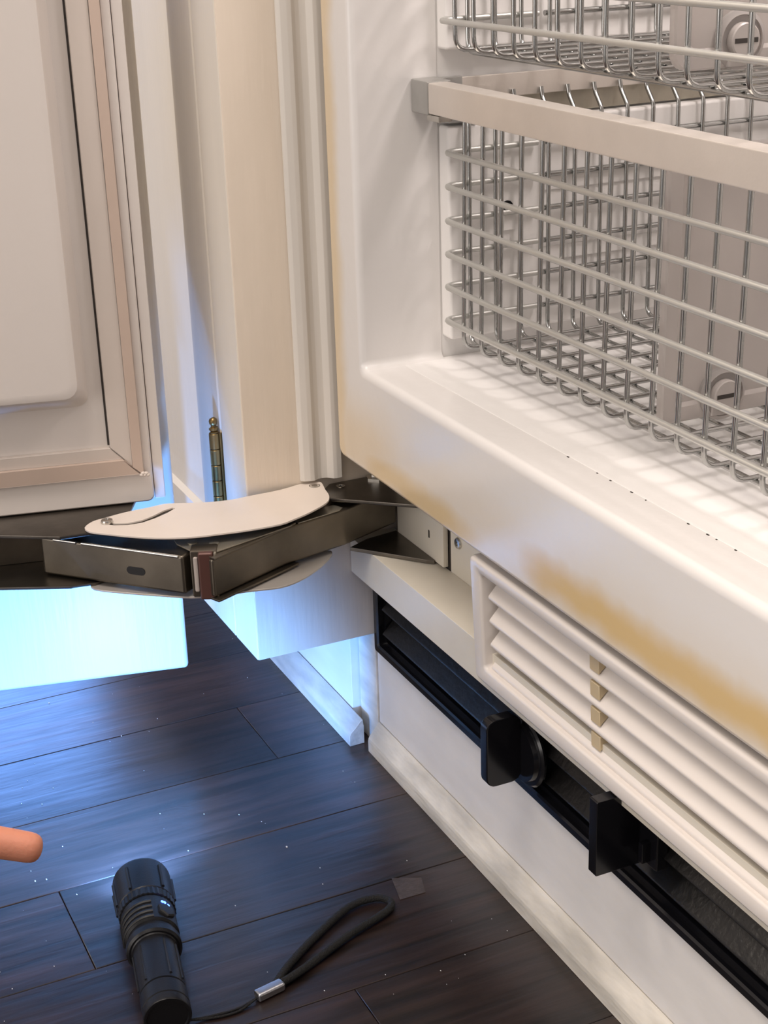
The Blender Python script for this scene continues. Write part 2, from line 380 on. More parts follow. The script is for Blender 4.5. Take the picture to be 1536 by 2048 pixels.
# trims of the setting
def shoe(name, x0, x1, yb, depth, h, label):
    pts = [(yb, 0), (yb - depth, 0), (yb - depth, h * .40), (yb - depth * .96, h * .50), (yb - depth * .84, h * .58), (yb - depth * .55, h * .74), (yb - depth * .25, h * .93), (yb - depth * .10, h), (yb - .0006, h * .985), (yb - .0005, h * .8), (yb, h * .75)]
    return tag(prism(name, pts, x0, x1, 'shoe', axis='x', b=.0004, seg=1), label, kind='structure')
shoe('trim_1', -0.75, -0.0125, -0.008, 0.0125, 0.021, 'worn white shoe moulding along the cabinet toe board')
shoe('trim_2', 0.0005, 1.1, 0.0, 0.0108, 0.0235, 'worn white shoe moulding below the black toe grille')
tag(box('trim_3', (0.0, 0.0, 0.0), (1.1, 0.012, 0.0868), 'toe', b=.0006), 'white painted toe board below the black toe grille', kind='structure')
# moulded filler strip between cabinet side and freezer
pts = [(0.0002, -0.0552), (0.0018, -0.0552), (0.0040, -0.0530), (0.0055, -0.0490), (0.0058, -0.0460), (0.0040, -0.0430), (0.0036, -0.0400), (0.0050, -0.0360), (0.0086, -0.0325), (0.0092, -0.0300), (0.0092, -0.0262), (0.0002, -0.0262)]
tag(prism('trim_4', pts, 0.2318, 1.3, 'filler', axis='z', b=.0003, seg=1), 'grey-white moulded filler strip between cabinet side and freezer', kind='structure')

# ================================================================== FREEZER
fz = tag(empty('built_in_freezer', (0.357, 0.0, 0.0)), 'white built-in freezer with open door, stained front frame and wire baskets', 'freezer')
# outer body
box('body_panel', (0.003, 0.024, 0.095), (0.040, 0.62, 1.05), 'dark', fz, b=.001)
box('body_panel', (0.680, 0.024, 0.095), (0.700, 0.62, 1.05), 'dark', fz, b=.001)
box('body_panel', (0.0405, 0.024, 0.095), (0.6795, 0.60, 0.300), 'dark', fz, b=.001)
box('body_panel', (0.0405, 0.50, 0.3005), (0.6795, 0.62, 1.05), 'dark', fz, b=.001)
box('body_panel', (0.0405, 0.024, 0.960), (0.6795, 0.4995, 1.05), 'dark', fz, b=.001)
# front frame: swept profile with rounded corners (left jamb + sill + right jamb)
YF, YB = -0.030, -0.0008
def frame_path(x0, z0, x1, ztop, r, n=8):
    return [(x0, ztop)] + [(x0, z0 + (ztop - z0) * t) for t in (.8, .6, .4, .25, .15)] + arc((x0 + r, z0 + r), r, 180, 270, n) + [(x0 + (x1 - x0) * t, z0) for t in (.1, .2, .3, .4, .5, .6, .7, .8, .9)] + arc((x1 - r, z0 + r), r, 270, 360, n) + [(x1, z0 + (ztop - z0) * t) for t in (.15, .25, .4, .6, .8)] + [(x1, ztop)]
O = frame_path(0.0142, 0.2518, 0.70, 1.04, .0055); I = frame_path(0.0572, 0.3235, 0.657, 1.04, .0060)
bm = bmesh.new(); rings = []
for (ox, oz), (ix, iz) in zip(O, I):
    o_ = Vector((ox, 0, oz)); i_ = Vector((ix, 0, iz)); w = (i_ - o_).length; d = (i_ - o_).normalized()
    prof = [(0, .030), (0, YF + .004)] + [(.0035 - .0035 * math.cos(a), YF + .0035 - .0035 * math.sin(a)) for a in (.4, .8, 1.2, math.pi / 2)]
    k = w / .043 if w / .043 < 1.8 else 1.8
    prof += [(w - .0048 * k ** .3 + .0065 * math.sin(a), YF + .0048 - .0048 * math.cos(a)) for a in (0, .3, .6, .9, 1.2, math.pi / 2)]
    prof += [(w, YB)]
    if True:
        rings.append([bm.verts.new((o_.x + d.x * a, y, o_.z + d.z * a)) for a, y in prof] + [bm.verts.new((ix, .030, iz))])
for A, B in zip(rings, rings[1:]):
    for k in range(len(A) - 1): bm.faces.new((A[k], B[k], B[k + 1], A[k + 1]))
finish('front_frame', bm, 'enamel', fz, loc=(0.357, 0, 0.252), smooth=50)['label'] = 'white enamel front frame, yellowed along its lower and left edges'
# liner
box('liner_wall', (0.045, -0.0002, 0.31), (0.0568, 0.47, 1.0), 'liner', fz, b=.0015)
box('liner_wall', (0.6572, -0.0002, 0.31), (0.669, 0.47, 1.0), 'liner', fz, b=.0015)
box('liner_floor', (0.0569, -0.0002, 0.309), (0.6571, 0.47, 0.3238), 'liner', fz, b=.0012)
box('liner_back', (0.0569, 0.455, 0.3239), (0.6571, 0.469, 1.0), 'liner', fz, b=.001)
box('liner_top', (0.0569, 0.0, 0.93), (0.6571, 0.4549, 0.945), 'liner', fz, b=.001)
lamp = box('lamp_cover', (0.24, 0.14, 0.917), (0.46, 0.26, 0.9295), 'diff', fz, b=.003)
bm = bmesh.new()
for x, w in ((0.270, .0016), (0.300, .0009), (0.313, .0013), (0.333, .0017), (0.346, .0006), (0.383, .0014), (0.399, .0018), (0.406, .0008), (0.421, .0012)):
    bmesh.ops.create_cube(bm, size=1, matrix=Matrix.Translation((x, -.0006, .3236)) @ Matrix.Diagonal((w * 1.1, .0007, .0005, 1)))
finish('paint_chip', bm, 'dark', fz)['kind'] = 'stuff'
# moulded slide plates on the left wall
for z0, z1 in ((0.3385, 0.478), (0.5245, 0.70)):
    pl = box('slide_plate', (0.0569, 0.0305, z0), (0.0705, 0.44, z1), 'plate', fz, b=.0022, seg=3)
    for zz in (z0 + .045, z0 + .092):
        box('plate_rib', (0.0700, 0.10, zz), (0.0722, 0.42, zz + .010), 'plate', pl, b=.0010)
prism('slide_hole', arc((0.0735, 0.4225), .0045, 0, 360, 12)[:-1], 0.0703, 0.0709, 'black', fz, axis='x')
box('slide_catch', (0.0703, 0.070, 0.4075), (0.0725, 0.079, 0.4180), 'plate', fz, b=.0006)
# recess behind the hinge: back wall, ledge, screw
box('recess_wall', (0.092, 0.0165, 0.150), (0.70, 0.0215, 0.262), 'ledge', fz, b=.0006)
box('hinge_mount', (0.0160, 0.0125, 0.1838), (0.0888, 0.0165, 0.262), 'ledge', fz, b=.0006)
box('recess_wall', (0.0155, 0.0170, 0.150), (0.0915, 0.0215, 0.262), 'dark', fz, b=.0004)  # left part of the wall, its dark colour stands for shadow in the recess
lathe('screw', [(0, 0), (.0040, 0), (.0042, .0006), (.0036, .0016), (.0018, .0018), (.0016, .0006), (0, .0006)], (0.1045, 0.0165, 0.2072), (0, -1, 0), 'steel', fz, 16)
prism('hinge_mount_notch', rrect(0.0665, 0.1985, 0.0685, 0.2045, .0009, 3), 0.01235, 0.0126, 'dark', fz, axis='y')
lg = prism('kick_ledge', [(-0.0188, 0.1538), (-0.0176, 0.1538), (-0.0176, 0.1806), (0.0165, 0.1806), (0.0165, 0.1818), (-0.0188, 0.1818)], 0.0005, 0.70, 'ledge', fz, axis='x', b=.0005, seg=2)
lg['label'] = 'white folded sheet ledge under the hinge'

# hinge: fixed plates, two box arms, knuckle, curved cover plates
hg = empty('hinge', (0, 0, 0)); hg.parent = fz; hg.location = Vector((0.03, -0.1, 0.2)) - wloc(fz)
hg['label'] = 'dark steel articulated door hinge with curved pale cover plates'
prism('fixed_plate', [(0.0140, 0.0120), (0.0180, -0.0130), (0.0263, -0.0300), (0.0500, -0.0110), (0.0730, 0.0072), (0.0768, 0.0115), (0.0768, 0.0124), (0.0140, 0.0124)], 0.1822, 0.1850, 'hinged', hg, b=.0006)
prism('fixed_plate', [(0.0030, 0.0120), (0.0028, -0.0340), (0.0100, -0.0405), (0.0294, -0.0449), (0.0480, -0.0235), (0.0665, -0.0030), (0.0768, 0.0085), (0.0768, 0.0124)], 0.2238, 0.2264, 'hinged', hg, b=.0006)
lathe('plate_hole', [(0, 0), (.0016, 0), (.0017, .0004), (.0033, .0004), (.0030, -.0002), (0, -.0002)], (0.0115, -0.0290, 0.2264), (0, 0, 1), 'steel', hg, 16)
lathe('pivot_bolt', [(0, 0), (.0085, 0), (.0085, .0012), (.0050, .0018), (.0048, .0040), (0, .0042)], (0.0085, 0.0010, 0.2264), (0, 0, 1), 'steel', hg, 6)
A1 = [(0.0766, -0.1488), (0.0490, -0.0865), (0.0378, -0.0385), (0.0175, 0.0115), (0.0040, 0.0100), (0.0050, -0.0400), (0.0110, -0.0800), (0.0300, -0.1420), (0.0550, -0.1560)]
prism('arm', A1, 0.1922, 0.2196, 'hinge', hg, b=.0020, seg=3)
A1f = [(0.0786, -0.1475), (0.0512, -0.0865), (0.0470, -0.0780), (0.0360, -0.0830), (0.0300, -0.1420), (0.0580, -0.1560)]
prism('arm_flange', A1f, 0.2196, 0.2212, 'hinge', hg, b=.0004)
prism('arm_flange', [(p[0] + .002, p[1]) for p in A1f], 0.1904, 0.1920, 'hinge', hg, b=.0004)
prism('arm_flange', [(0.0470, -0.0762), (0.0393, -0.0420), (0.0360, -0.0385), (0.0280, -0.0420), (0.0360, -0.0780)], 0.2196, 0.2205, 'hingel', hg, b=.0003)
A2 = [(0.0618, -0.1640), (-0.0185, -0.2385), (-0.0380, -0.2270), (-0.0250, -0.2120), (0.0400, -0.1480), (0.0550, -0.1540)]
arm2 = prism('arm', A2, 0.1922, 0.2196, 'hinge', hg, b=.0020, seg=3)
# rounded bright upper edge of arm 2, interrupted by a weld
def lerp(a, b, t): return (a[0] + (b[0] - a[0]) * t, a[1] + (b[1] - a[1]) * t)
NR = Vector((A2[1][1] - A2[0][1], -(A2[1][0] - A2[0][0]), 0)).normalized()
if NR.x < 0: NR = -NR
for t0, t1 in ((.03, .70), (.74, .90)):
    p0 = lerp(A2[0], A2[1], t0); p1 = lerp(A2[0], A2[1], t1)
    tube('arm_edge', [Vector((*p0, .2189)) - NR * .0004, Vector((*p1, .2189)) - NR * .0004], .0013, 'steel', hg, 8)
c = lerp(A2[0], A2[1], .645); e1 = Vector((A2[1][0] - A2[0][0], A2[1][1] - A2[0][1], 0)).normalized(); nrm = Vector((-e1.y, e1.x, 0))
if nrm.x < 0: nrm = -nrm
def slotpts(cx, cz, L, r):
    return [(cx + L / 2 + r * math.cos(a), cz + r * math.sin(a)) for a in [(-90 + 30 * i) * math.pi / 180 for i in range(7)]] + [(cx - L / 2 - r * math.cos(a), cz - r * math.sin(a)) for a in [(-90 + 30 * i) * math.pi / 180 for i in range(7)]]
q0 = Vector((*lerp(A2[0], A2[1], .33), 0))
prism('arm_slot', slotpts(0, 0.2045, .0085, .0028), -.0003, .0003, 'black', hg, axis='y', xf=lambda v: q0 + e1 * v.x + nrm * v.y + Vector((0, 0, v.z)))
prism('hinge_light_block', [(-0.032, -0.218), (-0.016, -0.168), (-0.002, -0.163), (0.010, -0.174), (0.026, -0.168), (0.036, -0.168), (0.002, -0.205)], 0.2005, 0.2030, 'hinge', hg, b=.0004)  # added plate, keeps torch light off the door edge and cover underside
# knuckle, turned towards the room
KC = Vector((0.07010, -0.15162, 0)); KN = Vector((0.909, -0.416, 0)); KR = Vector((0.416, 0.909, 0))
def kxf(v): return KC + KR * v.x + KN * v.y + Vector((0, 0, v.z))
box('knuckle', (-.0098, -.0140, 0.1905), (.0078, -.0012, 0.2236), 'hinge', hg, b=.0012, xf=kxf)
box('knuckle_pin', (-.0044, -.0030, 0.1900), (.0056, .0022, 0.2232), 'brown', hg, b=.0014, seg=3, xf=kxf)
box('knuckle_edge', (.0058, -.0060, 0.1900), (.0078, .0010, 0.2228), 'hingel', hg, b=.0007, xf=kxf)
box('knuckle_bush', (-.0078, -.0030, 0.1950), (-.0047, .0004, 0.2195), 'bush', hg, b=.0010, xf=kxf)
prism('rivet_plate', [(0.03822, -0.16175), (0.04564, -0.16245), (0.06169, -0.15784), (0.06546, -0.14608), (0.0709, -0.14318), (0.05284, -0.08283), (0.04691, -0.11121), (0.03688, -0.15364)], 0.2213, 0.2224, 'hingel', hg, b=.0004)
for p in ((0.0494, -0.1526), (0.0581, -0.1407)):
    lathe('rivet', [(0, 0), (.0033, 0), (.0033, .0006), (.0027, .0008), (0, .0008)], (p[0], p[1], 0.2224), (0, 0, 1), 'hingel', hg, 20)
# curved cover plates, upper and lower, with an arc slot
cover_out = close([(0.00447, -0.21229), (-0.0034, -0.20464), (-0.00556, -0.19572), (-0.00806, -0.1845), (-0.00923, -0.17356), (-0.0095, -0.1628), (-0.0104, -0.1521), (-0.00655, -0.14253), (0.00096, -0.12656), (0.00512, -0.10975), (0.00484, -0.09486), (0.00441, -0.07221), (0.00037, -0.05344), (0.00086, -0.04557), (0.00511, -0.0412), (0.01937, -0.04424), (0.0324, -0.04682), (0.04293, -0.05323), (0.05358, -0.06997), (0.05946, -0.08333), (0.06358, -0.09578), (0.06271, -0.11673), (0.05941, -0.1365), (0.05597, -0.15295), (0.04821, -0.17095), (0.03647, -0.18739), (0.0215, -0.20339), (0.01309, -0.21124)], 3)
slot = [(0.00085, -0.14749), (0.00688, -0.15553), (0.01234, -0.16611), (0.01553, -0.17584), (0.01483, -0.18604), (0.01073, -0.19415), (0.0075, -0.19805), (0.00355, -0.19692), (0.0068, -0.19301), (0.01091, -0.18487), (0.01083, -0.1751), (0.00708, -0.16621), (0.00076, -0.15605), (-0.00126, -0.14931)]
cover_low = close([(0.00529, -0.21089), (0.01546, -0.21266), (0.03091, -0.19643), (0.04867, -0.1743), (0.05991, -0.15895), (0.06584, -0.14183), (0.06886, -0.12179), (0.07341, -0.10214), (0.0694, -0.08606), (0.05827, -0.06853), (0.04743, -0.05641), (0.03849, -0.04913), (0.03202, -0.04977), (0.02825, -0.06911), (0.0360, -0.1214), (0.0270, -0.1560), (0.0080, -0.1950)], 3)
for z0 in (0.2282, 0.1876):
    if z0 > .2: plate_with_hole('cover_plate', cover_out, [slot], z0, z0 + .0013, 'cover', hg)
    else: plate_with_hole('cover_plate', cover_low, [], z0, z0 + .0013, 'coverlow', hg)
def inset(pts, d):
    out = []
    for i in range(len(pts)):
        a = Vector(pts[i - 1]); b = Vector(pts[(i + 1) % len(pts)]); e = (b - a).normalized(); out.append((pts[i][0] - e.y * d, pts[i][1] + e.x * d))
    return out
area2 = sum(a[0] * b[1] - b[0] * a[1] for a, b in zip(cover_out, cover_out[1:] + cover_out[:1]))
prism('cover_light_block', inset(cover_out, .0022 if area2 > 0 else -.0022), 0.2268, 0.2274, 'dark', hg)  # added dark sheet that hides the blue torch glow under the cover
prism('slot_light_block', [(p[0] + (.0008 if i < 7 else -.0008), p[1]) for i, p in enumerate(slot)], 0.2277, 0.2281, 'hinged', hg)  # added dark strip that stops blue light showing through the slot
lathe('cover_screw', [(0, 0), (.0040, 0), (.0043, .0010), (.0038, .0026), (.0030, .0030), (.0014, .0030), (.0010, .0016), (0, .0016)], (0.0042, -0.1970, 0.2292), (0, 0, 1), 'steel', hg, 18)
lathe('cover_screw', [(0, 0), (.0040, 0), (.0040, .0004), (.0033, .0006), (.0033, .0001), (.0022, .0001), (.0022, .0006), (0, .0006)], (0.0095, -0.0480, 0.2294), (0, 0, 1), 'steel', hg, 18)
# door side plates
NV = Vector((0.9752, -0.2213, 0)); TV = Vector((0.2213, 0.9752, 0))
def DP(t, n, z): return TV * t + NV * n + Vector((0, 0, z))
def dxf(v): return DP(v.x, v.y, v.z)
def tn(x, y): p = Vector((x, y, 0)); return (p.dot(TV), p.dot(NV))
near_u = [tn(-0.030, -0.345), tn(-0.0155, -0.2655), tn(0.0075, -0.2300), tn(0.0105, -0.2060), tn(0.006, -0.186)]
prism('door_plate', near_u + [(-0.165, -0.012), (-0.170, -0.040), (-0.36, -0.040)], 0.2250, 0.2276, 'hinged', hg, b=.0006, xf=dxf)
near_l = [tn(-0.030, -0.345), tn(-0.0130, -0.2700), tn(0.0085, -0.2268), tn(0.0110, -0.2110), tn(0.006, -0.195)]
prism('door_plate', near_l + [(-0.158, 0.010), (-0.150, -0.010), (-0.160, -0.030), (-0.36, -0.030)], 0.1890, 0.1912, 'hinge', hg, b=.0006, xf=dxf)  # unseen inner end widened to block torch light from the door edge
box('door_bracket', (-0.40, 0.006, 0.1912), (-0.205, 0.0095, 0.2250), 'hinge', hg, b=.0006, xf=dxf)
for t in (-0.2195,):
    lathe('bolt', [(0, 0), (.0050, 0), (.0050, .0018), (.0034, .0026), (0, .0028)], DP(t, .0050, .2276), (0, 0, 1), 'hinged', hg, 6)
for t in (-0.196, -0.190, -0.184):
    lathe('bolt', [(0, 0), (.0022, 0), (.0022, .0014), (0, .0018)], DP(t, .0020, .2276), (0, 0, 1), 'steel', hg, 10)

# door, swung open by about 103 degrees
dr = empty('door', (0, 0, 0)); dr.parent = fz; dr.location = DP(-0.1562, -0.02, 0.2276) - wloc(fz)
dr['label'] = 'open freezer door showing its inner liner, gasket and white outer panel'
NL = 0.0125; TL = -0.1562; ZB = 0.2282; TE = -0.80; ZT = 1.04
def dbox(name, t0, n0, z0, t1, n1, z1, m, parent, b=.001, seg=2): return box(name, (t0, n0, z0), (t1, n1, z1), m, parent, b=b, seg=seg, xf=dxf)
op = dbox('overlay_panel', TE, -0.0860, 0.0556, -0.1378, -0.0660, ZT, 'cab', dr, b=.0035, seg=3)
op['label'] = 'white outer panel hanging below the door'
dbox('door_shell', TE, -0.0657, 0.2285, -0.1500, 0.0035, ZT, 'doorliner', dr, b=.0015)
dbox('edge_strip', -0.1558, 0.0036, 0.2288, -0.1485, 0.0100, ZT, 'doorliner', dr, b=.0012)
# liner: flat flange with a raised bulge
bm = bmesh.new()
def dring(t0, t1, z0, z1, n, r, k=4):
    return [bm.verts.new(DP(p[0], n, p[1])) for p in rrect(t0, t1 if False else z0, t1, z1, r, k)]
R_ = [dring(TE, TL, ZB, ZT, 0.0037, .0045), dring(TE, TL, ZB, ZT, NL - .0015, .0045), dring(TE + .0012, TL - .0012, ZB + .0012, ZT - .0012, NL, .0040),
      dring(TE + .02, -0.1880, 0.2765, ZT - .02, NL, .006), dring(TE + .028, -0.1945, 0.3020, ZT - .028, NL + .0015, .008),
      dring(TE + .032, -0.1975, 0.3085, ZT - .032, NL + .009, .009), dring(TE + .034, -0.1990, 0.3115, ZT - .034, NL + .017, .009),
      dring(TE + .036, -0.2010, 0.3135, ZT - .036, NL + .0205, .009), dring(TE + .042, -0.2060, 0.3190, ZT - .042, NL + .022, .008)]
for A, B in zip(R_, R_[1:]):
    for k in range(len(A)): bm.faces.new((A[k], A[(k + 1) % len(A)], B[(k + 1) % len(A)], B[k]))
bm.faces.new(R_[-1]); bm.faces.new(R_[0])
finish('door_liner', bm, 'doorliner', dr, smooth=35)
# gasket: mitred strips with a light inner band and a discoloured outer band
def gstrip(name, inner, outer, n0, n1, m, side):
    (ti, zi), (to, zo) = inner, outer
    bm = bmesh.new()
    if side == 'v': P = [((ti, zi), (ti, ZT - .02)), ((to, zo), (to, ZT - .02))]
    else: P = [((ti, zi), (TE + .02, zi)), ((to, zo), (TE + .02, zo))]
    v = []
    for n in (NL - .0004, None):
        for j, (a, c) in enumerate(P):
            nn = n if n is not None else (n0 if j == 0 else n1)
            v.append([bm.verts.new(DP(a[0], nn, a[1])), bm.verts.new(DP(c[0], nn, c[1]))])
    b0, b1, f0, f1 = v
    bm.faces.new((f0[0], f0[1], f1[1], f1[0])); bm.faces.new((b0[0], b0[1], b1[1], b1[0]))
    bm.faces.new((b0[0], b0[1], f0[1], f0[0])); bm.faces.new((b1[0], b1[1], f1[1], f1[0]))
    bm.faces.new((b0[0], b1[0], f1[0], f0[0])); bm.faces.new((b0[1], b1[1], f1[1], f0[1]))
    bev(bm, .0005, 2); return finish(name, bm, m, dr, smooth=50)
dbox('gasket_gap', -0.1849, NL - .0004, 0.2725, -0.1836, NL + .0004, ZT - .02, 'dark', dr, b=0)
gi, gm, go = (-0.1833, 0.2715), (-0.1750, 0.2625), (-0.1645, 0.2505)
gl, gr = (-0.1695, 0.2562), (-0.1612, 0.2470)
gstrip('gasket', gi, gm, NL + .0045, NL + .0035, 'gasket', 'h'); gstrip('gasket', (gm[0], gm[1]), go, NL + .0065, NL + .0045, 'gasket_pink', 'h')
gstrip('gasket', gi, gl, NL + .0045, NL + .0040, 'gasket', 'v'); gstrip('gasket', gl, (-0.1622, 0.2482), NL + .0055, NL + .0035, 'gasket_pink', 'v')
# folded corner of the gasket
bm = bmesh.new()
for q in range(5):
    bmesh.ops.create_icosphere(bm, subdivisions=2, radius=.0016, matrix=Matrix.Translation(DP(-0.1640 + q * .0011, NL + .0038, 0.2498 - q * .0001 + (q % 2) * .0012)) @ Matrix.Diagonal((1, 1, .8, 1)))
finish('gasket_fold', bm, 'gasket', dr)

# ================================================================== LOUVRED VENT GRILLE
gx0, gx1, gz0, gz1, gy = 0.2015, 0.69, 0.1612, 0.2455, -0.0258
vg = tag(empty('vent_grille', (0.42, -0.02, gz0)), 'white louvred vent grille below the freezer sill', 'vent grille')
def gtilt(v):       # leans back towards its foot
    return Vector((v.x, v.y + (gz1 - v.z) * 0.042 - .002, v.z))
bm = bmesh.new()
def gring(a, y, r): return [bm.verts.new(gtilt(Vector((p[0], y, p[1])))) for p in rrect(gx0 + a, gz0 + a, gx1 - a, gz1 - a, r, 4)]
def gring2(l, b, t, y, r): return [bm.verts.new(gtilt(Vector((p[0], y, p[1])))) for p in rrect(gx0 + l, gz0 + b, gx1 - l, gz1 - t, r, 4)]
G = [gring(0, gy + .012, .004), gring(0, gy + .003, .004), gring(.0008, gy + .0009, .0035), gring(.0025, gy, .003), gring2(.0115, .0100, .0075, gy, .003), gring2(.0135, .0116, .0094, gy + .0022, .003), gring2(.0140, .0118, .0096, gy + .016, .003)]
for A, B in zip(G, G[1:]):
    for k in range(len(A)): bm.faces.new((A[k], A[(k + 1) % len(A)], B[(k + 1) % len(A)], B[k]))
finish('frame', bm, 'grille', vg, smooth=50)
zs = [0.2203, 0.2043, 0.1882, 0.1724]
for z in zs:
    # broad face leaning out to a rounded nose
    P = [(-0.0015, z + .0176), (-0.0078, z + .0174)] + [(-0.0197 + .0024 * math.cos(a), z + .0014 + .0024 * math.sin(a)) for a in [math.radians(d) for d in (125, 150, 175, 200, 225, 250, 270)]] + [(-0.0170, z - .0006), (-0.0035, z + .0120), (-0.0015, z + .0125)]
    prism('louver_slat', P, gx0 + .0165, gx1 - .0165, 'grille', vg, axis='x', xf=gtilt)
for z in zs:
    s = prism('spacer', [(-0.0212, z + .0046), (-0.0212, z + .0138), (-0.0080, z + .0160)], 0.3300, 0.3392, 'beige', vg, axis='x', b=.0003, seg=1, xf=gtilt)
    s['label'] = 'yellowed beige spacer'
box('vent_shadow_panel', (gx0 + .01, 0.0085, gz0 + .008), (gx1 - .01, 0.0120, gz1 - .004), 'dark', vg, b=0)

# ================================================================== BLACK TOE GRILLE
tg = tag(empty('toe_grille', (0.4, 0.0, 0.087)), 'glossy black toe grille recessed between white toe board and ledge', 'grille')
bx0, bx1, bz0, bz1 = 0.0035, 1.08, 0.0869, 0.1536
bm = bmesh.new()
def bring(a, y, r): return [bm.verts.new((p[0], y, p[1])) for p in rrect(bx0 + a, bz0 + a, bx1 - a, bz1 - a, r, 4)]
G = [bring(0, .012, .002), bring(0, -.0028, .002), bring(.0012, -.0040, .002), bring(.0055, -.0040, .002), bring(.0068, -.0028, .002), bring(.0068, .002, .002), bring(.0095, .002, .002), bring(.0105, .0095, .002)]
for A, B in zip(G, G[1:]):
    for k in range(len(A)): bm.faces.new((A[k], A[(k + 1) % len(A)], B[(k + 1) % len(A)], B[k]))
finish('frame', bm, 'black', tg, smooth=30)
box('back_panel', (bx0 + .005, .0095, bz0 + .005), (bx1 - .005, .0118, bz1 - .002), 'blackd', tg, b=0)
for z in (0.1035, 0.1235, 0.1435):
    prism('louver_slat', [(-.0010, z), (-.0020, z + .0012), (-.0010, z + .0024), (.0085, z + .0120), (.0085, z + .0096)], bx0 + .0112, bx1 - .0112, 'blackd', tg, axis='x', b=.0003, seg=1)
# rotary knob: disc and blade
kn = lathe('knob', [(0, -.0), (.0225, -.0), (.0228, .0016), (.0215, .0030), (.0190, .0034), (.0180, .0062), (0, .0066)], (0.2335, -0.0042, 0.1190), (0, -1, 0), 'black', tg, 40)
kn['label'] = 'round black knob with a blade grip'
bl = rrect(-.0345, 0.1010, -.0100, 0.1475, .0065, 5)
prism('knob_blade', bl, 0.2270, 0.2355, 'black', kn, axis='x', b=.0012)
# square plate handle
hd = prism('handle', rrect(-.0345, 0.1130, -.0030, 0.1600, .0008, 2), 0.3515, 0.3590, 'black', tg, axis='x', b=.0008)
hd['label'] = 'square black plate handle'
box('handle_foot', (0.3480, -.0065, 0.1170), (0.3760, .0010, 0.1420), 'black', hd, b=.0012)
box('handle_clip', (0.3660, -.0120, 0.1205), (0.3700, -.0060, 0.1330), 'black', hd, b=.0006)

# ================================================================== WIRE BASKETS
YW = 0.0262; RW = 0.00148; RH = 0.00195; XS = 0.0775
side_y = [0.0419, 0.0611, 0.0800, 0.1007, 0.1206, 0.1408] + [0.1408 + .0202 * i for i in range(1, 12)]
YEND = side_y[-1] + .012
XR = 0.640
def basket(root, x0, pitch, nv, zb, zh, ztop, sidetop, lean):
    def fy(z): return YW + lean * (z - zb)
    for k in range(nv):
        x = x0 + k * pitch
        pts = fillet_path([(x, fy(ztop), ztop), (x, fy(zb), zb), (x, YEND, zb)], .0095, 6)
        tube('wire', pts, RW, 'wire', root, 8)
    for z in zh:
        y = fy(z) - RW - RH + .0006
        if z == zh[0] or True:
            pts = fillet_path([(XS - RW - RH + .0006 - .0002, 0.094, z), (XS - RW - RH + .0004, y, z), (XR, y, z)], .0080, 6)
            tube('wire', pts, RH, 'wireh', root, 8)
            xs = XS - RW - RH + .0006
            tube('wire', [(xs, 0.0985, z), (xs, YEND, z)], RH * .92, 'wire', root, 8)
    for y in side_y:
        top = [(XS, y, sidetop)] if sidetop == ztop else [(0.0672, y, sidetop + .004), (0.0690, y, sidetop - .002), (XS, y, sidetop - .012)]
        pts = fillet_path(top + [(XS, y, zb - 2 * RW + .0003), (XR, y, zb - 2 * RW + .0003)], .0080, 6)
        tube('wire', pts, RW, 'wire', root, 8)
lb = tag(empty('wire_basket', (0.35, 0.2, 0.3369)), 'lower zinc wire basket with flat metal front bar, standing low in freezer', 'basket', 'freezer baskets')
basket(lb, 0.0968, 0.02363, 23, 0.3395, [0.3545, 0.3770, 0.3985, 0.4200, 0.4418, 0.4630], 0.4960, 0.4930, 0.018)
fb = box('front_bar', (0.0805, 0.0120, 0.4885), (0.645, 0.0262, 0.5072), 'bar', lb, b=.0009)
fb['label'] = 'flat brushed metal front bar'
box('end_cap', (0.0578, 0.0113, 0.4876), (0.0808, 0.0285, 0.5080), 'cap', fb, b=.0010)
prism('cap_seat', [(0.0600, 0.0290), (0.0660, 0.0290), (0.0660, 0.0440), (0.0615, 0.0440)], 0.4990, 0.5078, 'cap', fb, b=.0005)
box('bar_tab', (0.0740, 0.0140, 0.4838), (0.0905, 0.0240, 0.4878), 'steel', fb, b=.0006)
box('rail_panel', (0.0612, 0.0600, 0.4795), (0.0630, 0.36, 0.4960), 'hingel', lb, b=.0004)
sr = box('side_rail', (0.0634, 0.0290, 0.4925), (0.0655, 0.38, 0.5072), 'bar', lb, b=.0007)
box('rail_roller', (0.0580, 0.0300, 0.4800), (0.0730, 0.0520, 0.4870), 'cap', lb, b=.0010)
ub = tag(empty('wire_basket', (0.35, 0.2, 0.5240)), 'upper zinc wire basket above the flat metal bar', 'basket', 'freezer baskets')
basket(ub, 0.0906, 0.0239, 23, 0.5262, [0.5432, 0.5655, 0.588, 0.610, 0.632, 0.654], 0.68, 0.68, 0.0)

